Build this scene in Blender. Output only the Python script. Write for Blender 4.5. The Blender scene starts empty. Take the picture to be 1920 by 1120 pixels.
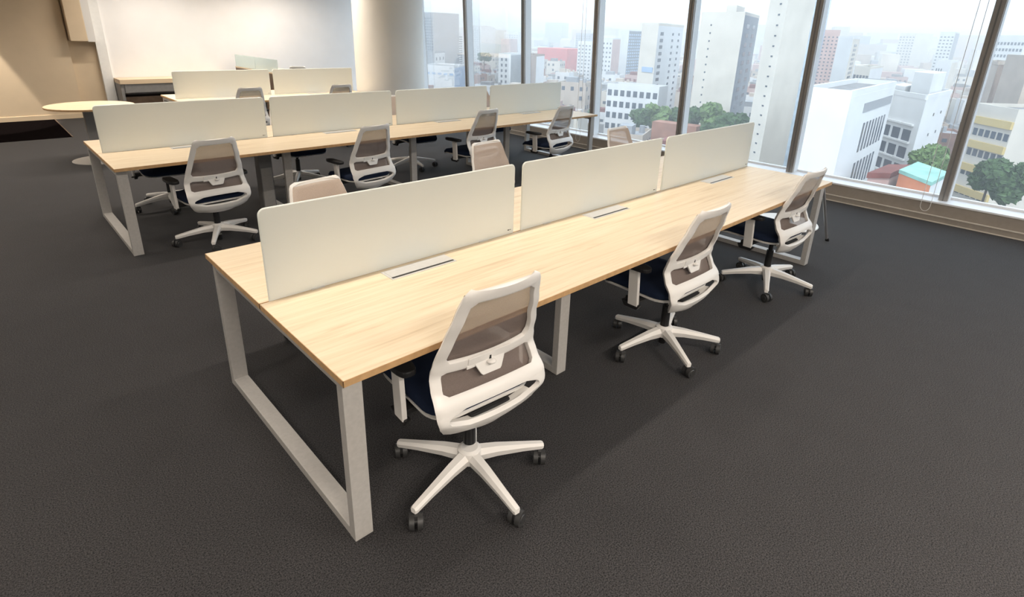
import bpy, bmesh, math, random
from mathutils import Vector, Matrix
random.seed(7)
S = bpy.context.scene
COL = S.collection
PI = math.pi

# ------------------------------------------------------------------ camera
F, CX, CY = 1057.13, 962.0, 453.4
CAM = Vector((-0.6791, -1.4931, 1.8168))
FWD = Vector((0.64626683, 0.67919711, -0.34789433))
RGT = Vector((0.73139281, -0.68136301, 0.0284429))
UPV = Vector((0.21772399, 0.27282911, 0.9371022))
cd = bpy.data.cameras.new('camera'); cam = bpy.data.objects.new('camera', cd); COL.objects.link(cam)
cam.matrix_world = Matrix(((RGT.x, UPV.x, -FWD.x, CAM.x), (RGT.y, UPV.y, -FWD.y, CAM.y), (RGT.z, UPV.z, -FWD.z, CAM.z), (0, 0, 0, 1)))
cd.sensor_fit = 'HORIZONTAL'; cd.sensor_width = 36.0; cd.lens = F / 1920 * 36
cd.shift_x = (960 - CX) / 1920; cd.shift_y = (CY - 560) / 1920
cd.clip_start = 0.05; cd.clip_end = 6000
S.camera = cam

# ------------------------------------------------------------------ world, sun, exposure
SKY = 2.7
w = bpy.data.worlds.new('sky'); S.world = w; w.use_nodes = True
bg = w.node_tree.nodes['Background']; bg.inputs[0].default_value = (0.74, 0.87, 1.0, 1); bg.inputs[1].default_value = SKY
sd = bpy.data.lights.new('sun', 'SUN'); sd.energy = 2.0; sd.angle = math.radians(12); sd.color = (1.0, 0.96, 0.9)
sun = bpy.data.objects.new('sun', sd); COL.objects.link(sun)
sun.rotation_euler = Vector((0.62, 0.40, -0.9)).to_track_quat('-Z', 'Y').to_euler()
S.view_settings.view_transform = 'Standard'; S.view_settings.look = 'None'
S.view_settings.exposure = 0.0; S.view_settings.gamma = 1.0; S.view_settings.use_curve_mapping = False
LAMP_COL = (1.0, 0.90, 0.79)
LAMP_W = 41.0
SPOT_W = 800.0
HAZE = 0.0012

# ------------------------------------------------------------------ helpers
def ray(px, py):
    return FWD + RGT * ((px - CX) / F) - UPV * ((py - CY) / F)
def at(px, py, D):
    d = ray(px, py); h = math.hypot(d.x, d.y); return CAM + d * (D / h)

class MB:
    def __init__(s): s.bm = bmesh.new()
    def box(s, c, d, rz=0.0, M=None):
        m = Matrix.Translation(c) @ Matrix.Rotation(rz, 4, 'Z') @ Matrix.Diagonal((d[0], d[1], d[2], 1))
        if M is not None: m = M @ m
        bmesh.ops.create_cube(s.bm, size=1, matrix=m); return s
    def b2(s, a, b): return s.box([(a[i] + b[i]) / 2 for i in range(3)], [abs(b[i] - a[i]) for i in range(3)])
    def cyl(s, a, b, r0, r1=None, n=16):
        a = Vector(a); b = Vector(b); d = b - a; r1 = r0 if r1 is None else r1
        m = Matrix.Translation((a + b) / 2) @ d.to_track_quat('Z', 'Y').to_matrix().to_4x4()
        bmesh.ops.create_cone(s.bm, cap_ends=True, segments=n, radius1=r0, radius2=r1, depth=d.length, matrix=m); return s
    def lathe(s, prof, n=32, c=(0, 0, 0)):
        rings = []
        for r, z in prof:
            rings.append([s.bm.verts.new((c[0] + r * math.cos(2 * PI * k / n), c[1] + r * math.sin(2 * PI * k / n), c[2] + z)) for k in range(n)])
        for i in range(len(rings) - 1):
            for k in range(n):
                s.bm.faces.new((rings[i][k], rings[i][(k + 1) % n], rings[i + 1][(k + 1) % n], rings[i + 1][k]))
        s.bm.faces.new(rings[0][::-1]); s.bm.faces.new(rings[-1]); return s
    def prism(s, pts, t, M=None):
        """pts: 2D outline in local XZ, extruded by t along Y (centred)"""
        M = M or Matrix.Identity(4)
        A = [s.bm.verts.new(M @ Vector((x, -t / 2, z))) for x, z in pts]; B = [s.bm.verts.new(M @ Vector((x, t / 2, z))) for x, z in pts]
        s.bm.faces.new(A); s.bm.faces.new(B[::-1])
        for i in range(len(pts)):
            j = (i + 1) % len(pts); s.bm.faces.new((A[j], A[i], B[i], B[j]))
        return s
    def foot(s, pts, z0, z1):
        A = [s.bm.verts.new((x, y, z0)) for x, y in pts]; B = [s.bm.verts.new((x, y, z1)) for x, y in pts]
        s.bm.faces.new(A[::-1]); s.bm.faces.new(B)
        for i in range(len(pts)):
            j = (i + 1) % len(pts); s.bm.faces.new((A[i], A[j], B[j], B[i]))
        return s
    def tube(s, path, r, n=8):
        path = [Vector(q) for q in path]; rings = []
        for i, q in enumerate(path):
            t = (path[min(i + 1, len(path) - 1)] - path[max(i - 1, 0)]).normalized()
            a = t.orthogonal().normalized() if i == 0 else (prev - t * prev.dot(t)).normalized()
            prev = a; b = t.cross(a)
            rings.append([s.bm.verts.new(q + (a * math.cos(2 * PI * k / n) + b * math.sin(2 * PI * k / n)) * r) for k in range(n)])
        for i in range(len(rings) - 1):
            for k in range(n): s.bm.faces.new((rings[i][k], rings[i][(k + 1) % n], rings[i + 1][(k + 1) % n], rings[i + 1][k]))
        s.bm.faces.new(rings[0][::-1]); s.bm.faces.new(rings[-1]); return s
    def build(s, name, mat, parent=None, bevel=0, seg=2, smooth=False, loc=None, sub=0):
        bmesh.ops.recalc_face_normals(s.bm, faces=s.bm.faces)
        if bevel:
            bmesh.ops.bevel(s.bm, geom=[e for e in s.bm.edges if len(e.link_faces) == 2 and e.calc_face_angle(0) > 0.5], offset=bevel, segments=seg, affect='EDGES', profile=0.6)
        me = bpy.data.meshes.new(name); s.bm.to_mesh(me); s.bm.free()
        me.materials.append(mat)
        if smooth:
            for p in me.polygons: p.use_smooth = True
        o = bpy.data.objects.new(name, me); COL.objects.link(o)
        if parent: o.parent = parent
        if loc is not None: o.location = loc
        if sub:
            m = o.modifiers.new('s', 'SUBSURF'); m.levels = sub; m.render_levels = sub
        return o
def auto(o, ang=0.6):
    """smooth faces but keep edges above the angle sharp"""
    me = o.data; bm = bmesh.new(); bm.from_mesh(me)
    for e in bm.edges: e.smooth = not (len(e.link_faces) == 2 and e.calc_face_angle(0) > ang)
    for f in bm.faces: f.smooth = True
    bm.to_mesh(me); bm.free(); return o
def tag(o, label=None, cat=None, group=None, kind=None):
    if label: o['label'] = label
    if cat: o['category'] = cat
    if group: o['group'] = group
    if kind: o['kind'] = kind
    return o
def empty(name, loc=(0, 0, 0), rz=0.0, parent=None):
    o = bpy.data.objects.new(name, None); COL.objects.link(o); o.location = loc; o.rotation_euler = (0, 0, rz); o.empty_display_size = 0.1
    if parent: o.parent = parent
    return o
def copy_tree(o, parent=None):
    c = o.copy(); COL.objects.link(c); c.parent = parent
    for ch in list(o.children): copy_tree(ch, c)
    return c

# ------------------------------------------------------------------ materials
MATS = {}
def mat(name, col, rough=0.5, metal=0.0, spec=0.5, noise=None, bump=None, coat=0.0):
    m = bpy.data.materials.new(name); m.use_nodes = True; nt = m.node_tree; b = nt.nodes['Principled BSDF']
    b.inputs['Base Color'].default_value = (*col, 1); b.inputs['Roughness'].default_value = rough; b.inputs['Metallic'].default_value = metal
    b.inputs['Specular IOR Level'].default_value = spec; b.inputs['Coat Weight'].default_value = coat
    tc = nt.nodes.new('ShaderNodeTexCoord')
    if noise:
        sc, amt = noise
        n = nt.nodes.new('ShaderNodeTexNoise'); n.inputs['Scale'].default_value = sc; n.inputs['Detail'].default_value = 4
        nt.links.new(tc.outputs['Object'], n.inputs['Vector'])
        r = nt.nodes.new('ShaderNodeValToRGB'); r.color_ramp.elements[0].position = 0.3; r.color_ramp.elements[1].position = 0.7
        r.color_ramp.elements[0].color = (*[c * (1 - amt) for c in col], 1); r.color_ramp.elements[1].color = (*[min(1, c * (1 + amt)) for c in col], 1)
        nt.links.new(n.outputs['Fac'], r.inputs[0]); nt.links.new(r.outputs[0], b.inputs['Base Color'])
    if bump:
        sc, st = bump
        n2 = nt.nodes.new('ShaderNodeTexNoise'); n2.inputs['Scale'].default_value = sc; n2.inputs['Detail'].default_value = 3
        nt.links.new(tc.outputs['Object'], n2.inputs['Vector'])
        bp = nt.nodes.new('ShaderNodeBump'); bp.inputs['Strength'].default_value = st; bp.inputs['Distance'].default_value = 0.01
        nt.links.new(n2.outputs['Fac'], bp.inputs['Height']); nt.links.new(bp.outputs[0], b.inputs['Normal'])
    MATS[name] = m; return m
def wood(name, c0, c1, c2, rough=0.42, axis=0):
    m = bpy.data.materials.new(name); m.use_nodes = True; nt = m.node_tree; b = nt.nodes['Principled BSDF']
    tc = nt.nodes.new('ShaderNodeTexCoord'); mp = nt.nodes.new('ShaderNodeMapping')
    sc = [38, 38, 38]; sc[axis] = 1.6; mp.inputs['Scale'].default_value = sc
    nt.links.new(tc.outputs['Object'], mp.inputs[0])
    n = nt.nodes.new('ShaderNodeTexNoise'); n.inputs['Scale'].default_value = 1.0; n.inputs['Detail'].default_value = 6; n.inputs['Roughness'].default_value = 0.65
    n.inputs['Distortion'].default_value = 0.6
    nt.links.new(mp.outputs[0], n.inputs['Vector'])
    r = nt.nodes.new('ShaderNodeValToRGB'); cr = r.color_ramp
    cr.elements[0].position = 0.28; cr.elements[0].color = (*c2, 1); cr.elements[1].position = 0.62; cr.elements[1].color = (*c0, 1)
    e = cr.elements.new(0.45); e.color = (*c1, 1)
    nt.links.new(n.outputs['Fac'], r.inputs[0]); nt.links.new(r.outputs[0], b.inputs['Base Color'])
    b.inputs['Roughness'].default_value = rough; b.inputs['Specular IOR Level'].default_value = 0.35
    MATS[name] = m; return m
def glassy(name, tint, glossy=1.0, rough=0.0):
    m = bpy.data.materials.new(name); m.use_nodes = True; nt = m.node_tree; nt.nodes.remove(nt.nodes['Principled BSDF'])
    out = nt.nodes['Material Output']
    t = nt.nodes.new('ShaderNodeBsdfTransparent'); t.inputs[0].default_value = (*tint, 1)
    g = nt.nodes.new('ShaderNodeBsdfGlossy'); g.inputs['Roughness'].default_value = rough
    f = nt.nodes.new('ShaderNodeFresnel'); f.inputs[0].default_value = 1.35
    mu = nt.nodes.new('ShaderNodeMath'); mu.operation = 'MULTIPLY'; mu.inputs[1].default_value = glossy
    mx = nt.nodes.new('ShaderNodeMixShader')
    nt.links.new(f.outputs[0], mu.inputs[0]); nt.links.new(mu.outputs[0], mx.inputs[0]); nt.links.new(t.outputs[0], mx.inputs[1]); nt.links.new(g.outputs[0], mx.inputs[2]); nt.links.new(mx.outputs[0], out.inputs[0])
    MATS[name] = m; return m
def frosted(name, col, clear, transl):
    m = bpy.data.materials.new(name); m.use_nodes = True; nt = m.node_tree; b = nt.nodes['Principled BSDF']; out = nt.nodes['Material Output']
    b.inputs['Base Color'].default_value = (*col, 1); b.inputs['Roughness'].default_value = 0.18; b.inputs['Specular IOR Level'].default_value = 0.5
    tr = nt.nodes.new('ShaderNodeBsdfTranslucent'); tr.inputs[0].default_value = (*col, 1)
    tp = nt.nodes.new('ShaderNodeBsdfTransparent'); tp.inputs[0].default_value = (0.95, 1.0, 0.97, 1)
    a = nt.nodes.new('ShaderNodeMixShader'); a.inputs[0].default_value = transl
    c = nt.nodes.new('ShaderNodeMixShader'); c.inputs[0].default_value = clear
    nt.links.new(b.outputs[0], a.inputs[1]); nt.links.new(tr.outputs[0], a.inputs[2]); nt.links.new(a.outputs[0], c.inputs[1]); nt.links.new(tp.outputs[0], c.inputs[2]); nt.links.new(c.outputs[0], out.inputs[0])
    MATS[name] = m; return m
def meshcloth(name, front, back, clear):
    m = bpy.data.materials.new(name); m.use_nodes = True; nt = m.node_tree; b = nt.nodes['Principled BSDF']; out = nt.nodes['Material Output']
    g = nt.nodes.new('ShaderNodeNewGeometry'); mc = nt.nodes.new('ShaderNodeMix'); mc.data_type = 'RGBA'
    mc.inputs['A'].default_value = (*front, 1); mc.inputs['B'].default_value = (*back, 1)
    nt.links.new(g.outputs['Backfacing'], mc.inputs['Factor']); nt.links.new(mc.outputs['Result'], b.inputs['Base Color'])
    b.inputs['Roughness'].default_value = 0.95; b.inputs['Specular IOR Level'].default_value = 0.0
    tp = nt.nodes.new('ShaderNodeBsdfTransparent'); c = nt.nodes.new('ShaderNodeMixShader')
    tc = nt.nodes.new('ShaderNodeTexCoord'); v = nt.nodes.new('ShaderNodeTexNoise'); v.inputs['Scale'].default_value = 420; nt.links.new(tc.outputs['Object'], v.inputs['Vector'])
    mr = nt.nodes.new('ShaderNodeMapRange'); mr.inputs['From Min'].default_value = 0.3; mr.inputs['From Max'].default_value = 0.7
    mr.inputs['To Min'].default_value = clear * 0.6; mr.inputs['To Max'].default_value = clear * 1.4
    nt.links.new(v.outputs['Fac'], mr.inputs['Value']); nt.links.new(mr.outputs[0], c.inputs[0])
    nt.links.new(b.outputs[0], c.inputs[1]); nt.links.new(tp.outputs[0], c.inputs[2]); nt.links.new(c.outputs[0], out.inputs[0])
    MATS[name] = m; return m

def carpet_mat():
    m = bpy.data.materials.new('carpet'); m.use_nodes = True; nt = m.node_tree; b = nt.nodes['Principled BSDF']
    tc = nt.nodes.new('ShaderNodeTexCoord')
    n = nt.nodes.new('ShaderNodeTexNoise'); n.inputs['Scale'].default_value = 185; n.inputs['Detail'].default_value = 3; n.inputs['Roughness'].default_value = 0.7
    n2 = nt.nodes.new('ShaderNodeTexNoise'); n2.inputs['Scale'].default_value = 5; n2.inputs['Detail'].default_value = 5
    nt.links.new(tc.outputs['Object'], n.inputs['Vector']); nt.links.new(tc.outputs['Object'], n2.inputs['Vector'])
    r = nt.nodes.new('ShaderNodeValToRGB'); r.color_ramp.elements[0].position = 0.36; r.color_ramp.elements[1].position = 0.66
    r.color_ramp.elements[0].color = (0.007, 0.007, 0.0078, 1); r.color_ramp.elements[1].color = (0.074, 0.070, 0.071, 1)
    nt.links.new(n.outputs['Fac'], r.inputs[0])
    mx = nt.nodes.new('ShaderNodeMix'); mx.data_type = 'RGBA'; mx.blend_type = 'MULTIPLY'; mx.inputs['Factor'].default_value = 1
    r2 = nt.nodes.new('ShaderNodeValToRGB'); r2.color_ramp.elements[0].color = (0.8, 0.8, 0.8, 1); r2.color_ramp.elements[1].color = (1, 1, 1, 1)
    nt.links.new(n2.outputs['Fac'], r2.inputs[0]); nt.links.new(r.outputs[0], mx.inputs['A']); nt.links.new(r2.outputs[0], mx.inputs['B']); nt.links.new(mx.outputs['Result'], b.inputs['Base Color'])
    b.inputs['Roughness'].default_value = 0.95; b.inputs['Specular IOR Level'].default_value = 0.15
    b.inputs['Sheen Weight'].default_value = 0.08
    bp = nt.nodes.new('ShaderNodeBump'); bp.inputs['Strength'].default_value = 0.25; bp.inputs['Distance'].default_value = 0.004
    nt.links.new(n.outputs['Fac'], bp.inputs['Height']); nt.links.new(bp.outputs[0], b.inputs['Normal'])
    MATS['carpet'] = m; return m

M = MATS
carpet_mat()
wood('maple', (0.785, 0.665, 0.49), (0.735, 0.60, 0.425), (0.61, 0.475, 0.32))
wood('maple_far', (0.76, 0.615, 0.43), (0.72, 0.56, 0.385), (0.66, 0.49, 0.33))
mat('edge_band', (0.56, 0.345, 0.165), 0.5, noise=(30, 0.12))
mat('leg_grey', (0.46, 0.44, 0.415), 0.42, spec=0.4, noise=(60, 0.05))
mat('chair_white', (0.80, 0.775, 0.74), 0.38, spec=0.4)
mat('black_plastic', (0.012, 0.012, 0.013), 0.38)
mat('caster_grey', (0.035, 0.035, 0.035), 0.45)
mat('navy_fabric', (0.012, 0.020, 0.045), 0.9, spec=0.15, bump=(300, 0.3))
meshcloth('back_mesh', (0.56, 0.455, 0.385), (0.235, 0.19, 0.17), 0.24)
frosted('frosted_glass', (0.91, 0.93, 0.905), 0.05, 0.40)
frosted('far_glass', (0.70, 0.78, 0.78), 0.35, 0.4)
mat('glass_edge', (0.80, 0.83, 0.78), 0.15)
mat('wall_white', (0.88, 0.87, 0.86), 0.75, noise=(2.5, 0.02))
mat('wall_beige', (0.70, 0.56, 0.39), 0.8, noise=(3, 0.03))
mat('wall_plain', (0.76, 0.74, 0.71), 0.85, noise=(2, 0.02))
mat('column_paint', (0.86, 0.84, 0.79), 0.7, noise=(2, 0.02))
mat('ceiling_white', (0.85, 0.85, 0.84), 0.9, noise=(2, 0.01))
mat('aluminium', (0.40, 0.375, 0.35), 0.35, metal=0.35, noise=(40, 0.04))
mat('daylit_side', (0.80, 0.82, 0.84), 0.4, noise=(40, 0.02))  # pale tone standing in for daylight on the mullion sides
mat('kerb_brown', (0.30, 0.265, 0.23), 0.45, noise=(20, 0.05))
mat('kerb_light', (0.62, 0.56, 0.49), 0.5, noise=(20, 0.05))
mat('sill_white', (0.82, 0.83, 0.85), 0.35, noise=(10, 0.02))
mat('grey_paint', (0.22, 0.215, 0.21), 0.5, noise=(20, 0.05))
mat('dark_wood', (0.13, 0.085, 0.055), 0.5, noise=(12, 0.2))
mat('silver', (0.62, 0.62, 0.62), 0.28, metal=0.8, noise=(50, 0.03))
mat('flap_metal', (0.66, 0.655, 0.64), 0.3, metal=0.3, noise=(50, 0.03))
mat('white_paint', (0.82, 0.82, 0.80), 0.45, noise=(20, 0.02))
mat('dark_patch', (0.004, 0.003, 0.003), 1.0, spec=0.0, noise=(80, 0.4))
mat('cord_white', (0.85, 0.84, 0.82), 0.5)
glassy('window_glass', (0.97, 0.985, 0.99), 0.35)

# ------------------------------------------------------------------ room shell
X0, X1, Y0, Y1, ZC = -5.0, 7.12, -5.0, 12.5, 3.0
tag(MB().b2((X0 - .1, Y0 - .1, -0.25), (X1 + .02, Y1 + .1, 0)).build('floor', M['carpet']), 'dark charcoal carpet floor of the office', kind='structure')
tag(MB().b2((X0 - .1, Y0 - .1, ZC), (X1 + .1, Y1 + .1, ZC + .3)).build('ceiling', M['ceiling_white']), 'white office ceiling above the desks', kind='structure')
tag(MB().b2((X0 - .2, Y0 - .1, 0), (X0, Y1 + .1, ZC)).build('wall_left', M['wall_plain']), 'plain pale side wall of the office', kind='structure')
tag(MB().b2((X0, Y0 - .2, 0), (X1 + .1, Y0, ZC)).build('wall_front', M['wall_plain']), 'plain pale wall opposite the back wall', kind='structure')
tag(MB().b2((X0, Y1, 0), (0.87, Y1 + .2, ZC)).build('wall_back_beige', M['wall_beige'], bevel=.004), 'beige back wall with a pool of warm light', kind='structure')
tag(MB().b2((0.87, Y1 + .08, 0), (1.35, Y1 + .2, ZC)).build('wall_back_recess', M['wall_beige']), 'narrow recessed beige strip of back wall', kind='structure')
tag(MB().b2((1.30, Y1 - .02, 0), (1.47, Y1 + .2, ZC)).build('trim_1', M['white_paint'], bevel=.004), 'pale vertical post between the beige and white walls', kind='structure')
tag(MB().b2((1.47, Y1 + .03, 0), (X1, Y1 + .2, ZC)).build('wall_back_white', M['wall_white']), 'large white back wall behind the far desks', kind='structure')
bk = MB().b2((0.90, Y1 - .20, 1.43), (1.17, Y1 + .1, ZC)).build('beam_boxing', M['wall_beige'], bevel=.01)
tag(bk, 'beige boxed-in beam hanging on the back wall', kind='structure')
o = MB().b2((1.17, Y1 - .19, 1.42), (1.295, Y1 + .1, ZC)).build('side_panel', M['wall_plain'], bk, bevel=.004)
tag(MB().b2((X0, Y1 - .012, 0), (0.86, Y1 - .0, 0.09)).build('baseboard_back', M['wall_beige'], bevel=.003), 'beige skirting along the back wall', kind='structure')
# round column
tag(auto(MB().lathe([(0.62, 0), (0.62, ZC)], 64, (5.10, 8.02, 0)).build('column', M['column_paint'])), 'wide round off-white column beside the window wall', kind='structure')

# facade
LEAN = -0.045
def fx(z): return LEAN * (z - 0.21)
def shear(o):
    for v in o.data.vertices: v.co.x += fx(v.co.z)
XK = 6.776
pl = MB().b2((XK - .05, Y0, 0), (XK + .02, Y1, 0.07)).build('trim_2', M['kerb_brown'], bevel=.003); tag(pl, 'brown lower kerb along the foot of the windows', kind='structure')
MB().b2((XK - .056, Y0, 0.0), (XK - .046, Y1, 0.012)).build('edge_strip', M['kerb_light'], pl)
MB().b2((XK - .056, Y0, 0.066), (XK - .02, Y1, 0.074)).build('edge_strip', M['kerb_light'], pl)
ku = MB().b2((XK, Y0, 0.0), (X1, Y1, 0.195)).build('trim_3', M['kerb_brown'], bevel=.003); tag(ku, 'brown upper kerb below the white window ledge', kind='structure')
MB().b2((XK - .008, Y0, 0.195), (X1 + .05, Y1, 0.215)).build('window_ledge', M['sill_white'], ku, bevel=.003)
MY = [-0.375 + 1.668 * k for k in range(-3, 8)]
MY = [y for y in MY if Y0 < y < Y1]
edges = [Y0] + MY + [Y1]
for i in range(len(edges) - 1):
    a, b = edges[i], edges[i + 1]
    wn = empty('window_%d' % (i + 1), (0, 0, 0)); tag(wn, 'tall glass bay %d of the leaning window wall' % (i + 1), kind='structure')
    p = MB().b2((7.05, a + .03, 0.215), (7.065, b - .03, ZC)).build('pane', M['window_glass'], wn); shear(p)
    if i < len(edges) - 2:
        m_ = MB().b2((6.885, b - .042, 0.215), (7.06, b + .042, ZC)).build('mullion', M['aluminium'], wn, bevel=.004); shear(m_)
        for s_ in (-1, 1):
            c_ = MB().b2((6.915, b + s_ * .042, 0.215), (7.045, b + s_ * .047, ZC)).build('mullion_daylit_side', M['daylit_side'], wn); shear(c_)  # side plates added so daylight on the mullion flanks sits in their colour
        g_ = MB().b2((6.879, b - .006, 0.215), (6.887, b + .006, ZC)).build('mullion_groove', M['grey_paint'], wn); shear(g_)
    f_ = MB().b2((7.03, a, 0.215), (7.08, b, 0.24)).build('bottom_rail', M['sill_white'], wn)
    # light portal (sampling guide only)
    ld = bpy.data.lights.new('daylight_portal', 'AREA'); ld.shape = 'RECTANGLE'; ld.size = ZC - .25; ld.size_y = b - a - .08
    lo = bpy.data.objects.new('daylight_portal', ld); COL.objects.link(lo); lo.location = (7.03 + fx(1.6) - .0, (a + b) / 2, 1.6)
    lo.rotation_euler = (0, PI / 2, 0); ld.cycles.is_portal = True; lo.rotation_euler = (0, PI / 2 + math.atan(LEAN), 0)
tag(MB().b2((6.6, Y0, ZC - .05), (X1 + .1, Y1, ZC + .02)).build('trim_4', M['ceiling_white']), 'header along the top of the window wall', kind='structure')

# ceiling lamps : linear fixtures over the desk rows; unseen row in front boosted as added fill
k = 0
for yl in (-3.0, 0.85, 4.5, 8.25, 11.3):
    for xl in (-2.6, -0.2, 2.2, 4.6):
        if yl > 11 and -1 < xl < 1: continue
        if yl > 8 and yl < 9 and xl > 4: xl = 3.55
        if yl > 8 and yl < 9 and xl == 2.2: xl = 1.6
        r_ = empty('linear_ceiling_lamp', (xl, yl, ZC)); tag(r_, 'long white ceiling lamp above the desk rows, out of the picture', 'lamp', 'ceiling lamps above the desk rows')
        MB().b2((-.75, -.06, -.05), (.75, .06, 0)).build('housing', M['white_paint'], r_, bevel=.004)
        ld = bpy.data.lights.new('lamp_light', 'AREA'); ld.shape = 'RECTANGLE'; ld.size = 1.4; ld.size_y = .10; ld.energy = LAMP_W * (2.3 if yl < 0 else (0.66 if yl < 6 else 1.0)) * (0.45 if xl > 4 and yl < 6 else 1.0) * (1.1 if yl > 11 and xl > 0 else (0.8 if yl > 11 else 1.0)); ld.color = LAMP_COL
        ld.spread = math.radians(150)
        lo = bpy.data.objects.new('lamp_light', ld); COL.objects.link(lo); lo.parent = r_; lo.location = (0, 0, -.056)
# downlight near the beige wall
r_ = empty('ceiling_downlight', (-0.88, 12.2, ZC)); tag(r_, 'round ceiling downlight washing the beige back wall', 'lamp')
MB().lathe([(.06, -.03), (.09, -.03), (.09, 0), (.06, 0)], 24).build('rim', M['white_paint'], r_)
ld = bpy.data.lights.new('downlight', 'SPOT'); ld.energy = SPOT_W; ld.spot_size = math.radians(49.4); ld.spot_blend = 0.12; ld.shadow_soft_size = 0.04; ld.color = LAMP_COL
lo = bpy.data.objects.new('downlight', ld); COL.objects.link(lo); lo.parent = r_; lo.location = (0, 0, -.06)

# ------------------------------------------------------------------ bench desks
H, WD = 0.74, 1.4454
def rrect(x0, x1, z0, z1, r, n=6):
    """outline with the two top corners rounded"""
    pts = [(x0, z0), (x1, z0)]
    for i in range(n + 1):
        a = i / n * PI / 2; pts.append((x1 - r + r * math.cos(a), z1 - r + r * math.sin(a)))
    for i in range(n + 1):
        a = PI / 2 + i / n * PI / 2; pts.append((x0 + r + r * math.cos(a), z1 - r + r * math.sin(a)))
    return pts
def frame(root, x, ya, yb, name):
    """closed rectangular leg frame : two legs, foot bar, top bar"""
    t, wx, zt = 0.042, 0.074, H - .0265
    f = MB().b2((x - wx / 2 + .001, ya + t, zt - .04), (x + wx / 2 - .001, yb - t, zt - .001)).build(name, M['leg_grey'], root, bevel=.002)
    MB().b2((x - wx / 2, ya, 0), (x + wx / 2, ya + t, zt)).build('leg', M['leg_grey'], f, bevel=.002)
    MB().b2((x - wx / 2, yb - t, 0), (x + wx / 2, yb, zt)).build('leg', M['leg_grey'], f, bevel=.002)
    MB().b2((x - wx / 2 + .001, ya + t, 0), (x + wx / 2 - .001, yb - t, .04)).build('foot_bar', M['leg_grey'], f, bevel=.002)
def bench(loc, mod, n, label, panels, flap=True, duct=None, pmat='frosted_glass', gap=0.026):
    L = mod * n
    root = empty('bench_desk', loc); tag(root, label, 'desk', 'bench desks in parallel rows')
    for (a, b) in ((0, WD / 2 - .003), (WD / 2 + .003, WD)):
        d = MB().b2((0.0015, a + .0015, H - .026), (L - .0015, b - .0015, H)).build('desktop', M['maple'], root, bevel=.0015, seg=1)
        eb = MB()
        eb.b2((0, a, H - .0255), (L, a + .0016, H - .0006)); eb.b2((0, b - .0016, H - .0255), (L, b, H - .0006))
        eb.b2((0, a, H - .0255), (.0016, b, H - .0006)); eb.b2((L - .0016, a, H - .0255), (L, b, H - .0006))
        eb.build('edge_band', M['edge_band'], d)
    frame(root, .051, .044, WD - .044, 'end_frame'); frame(root, L - .051, .044, WD - .044, 'end_frame')
    for i in range(1, n): frame(root, i * mod - .008, .305, WD - .305, 'middle_frame')
    MB().b2((.1, WD / 2 - .09, H - .10), (L - .1, WD / 2 - .05, H - .03)).build('beam', M['leg_grey'], root)
    MB().b2((.1, WD / 2 + .05, H - .10), (L - .1, WD / 2 + .09, H - .03)).build('beam', M['leg_grey'], root)
    MB().b2((.1, .25, H - .06), (L - .1, .29, H - .027)).build('beam', M['leg_grey'], root)
    for i in range(n):
        if panels:
            p = MB().prism([(x, z) for x, z in rrect(i * mod + gap * (1.4 if i else 1.6), (i + 1) * mod - gap, H + .0, H + panels, .026)], .012, Matrix.Translation((0, WD / 2, 0))).build('screen_panel', M[pmat], root, bevel=.0015, seg=1)
            # polished rim of the pane
            out = rrect(i * mod + gap * (1.4 if i else 1.6), (i + 1) * mod - gap, H + .0, H + panels, .026)
            mb = MB(); q = out[1:] + [out[0]]
            mb.tube([(x, WD / 2, z) for x, z in q], .0035, 6).build('glass_rim', M['glass_edge'], p)
            for xx in (i * mod + .25, (i + 1) * mod - .25):
                MB().b2((xx - .03, WD / 2 - .012, H - .05), (xx + .03, WD / 2 + .012, H + .004)).build('clamp', M['flap_metal'], p)
            MB().b2(((i + 1) * mod - gap - .045, WD / 2 - .0075, H + .022), ((i + 1) * mod - gap - .036, WD / 2 - .006, H + .028)).build('printed_mark', M['black_plastic'], p)
            MB().b2(((i + 1) * mod - gap - .033, WD / 2 - .0075, H + .023), ((i + 1) * mod - gap - .020, WD / 2 - .006, H + .027)).build('printed_mark', M['grey_paint'], p)
        if flap:
            for s in (0, 1):
                xa = i * mod + .545 if s == 0 else i * mod + .545
                if s == 0: ya, yb, ys = .582, .690, .600
                else: ya, yb, ys = WD - .690, WD - .582, WD - .600
                f = MB().b2((xa, ya, H - .01), (xa + .368, yb, H + .0025)).build('cable_flap', M['flap_metal'], root, bevel=.001, seg=1)
                MB().b2((xa + .012, min(ya, yb) + .024 if s == 0 else ya + .012, H + .0015), (xa + .356, yb - .012 if s == 0 else yb - .024, H + .0042)).build('lid', M['flap_metal'], f, bevel=.0008, seg=1)
                MB().b2((xa + .008, ys - .007, H + .001), (xa + .360, ys + .006, H + .0035)).build('brush_slot', M['black_plastic'], f)
    if duct:
        for dx in duct:
            d_ = MB().b2((dx - .065, WD / 2 - .06, 0), (dx + .065, WD / 2 + .06, H - .03)).build('cable_duct', M['grey_paint'], root, bevel=.004)
            MB().b2((dx - .055, WD / 2 - .064, .02), (dx + .055, WD / 2 - .058, H - .3)).build('duct_lit_face', M['leg_grey'], d_, bevel=.002)  # paler lower plate; dark front left above it stands for desktop shade
    return root
bench((0, 0, 0), 1.4491, 3, 'foremost maple bench desk with three frosted glass screens, nearest the camera', 0.398)
bench((0.0, 3.708, 0), 1.4697, 4, 'long middle maple bench desk with four frosted screens reaching to the windows', 0.398, duct=[1.37])
bench((1.50, 7.50, 0), 1.475, 2, 'short rear maple bench desk with two frosted screens beside the round column', 0.398)

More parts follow.
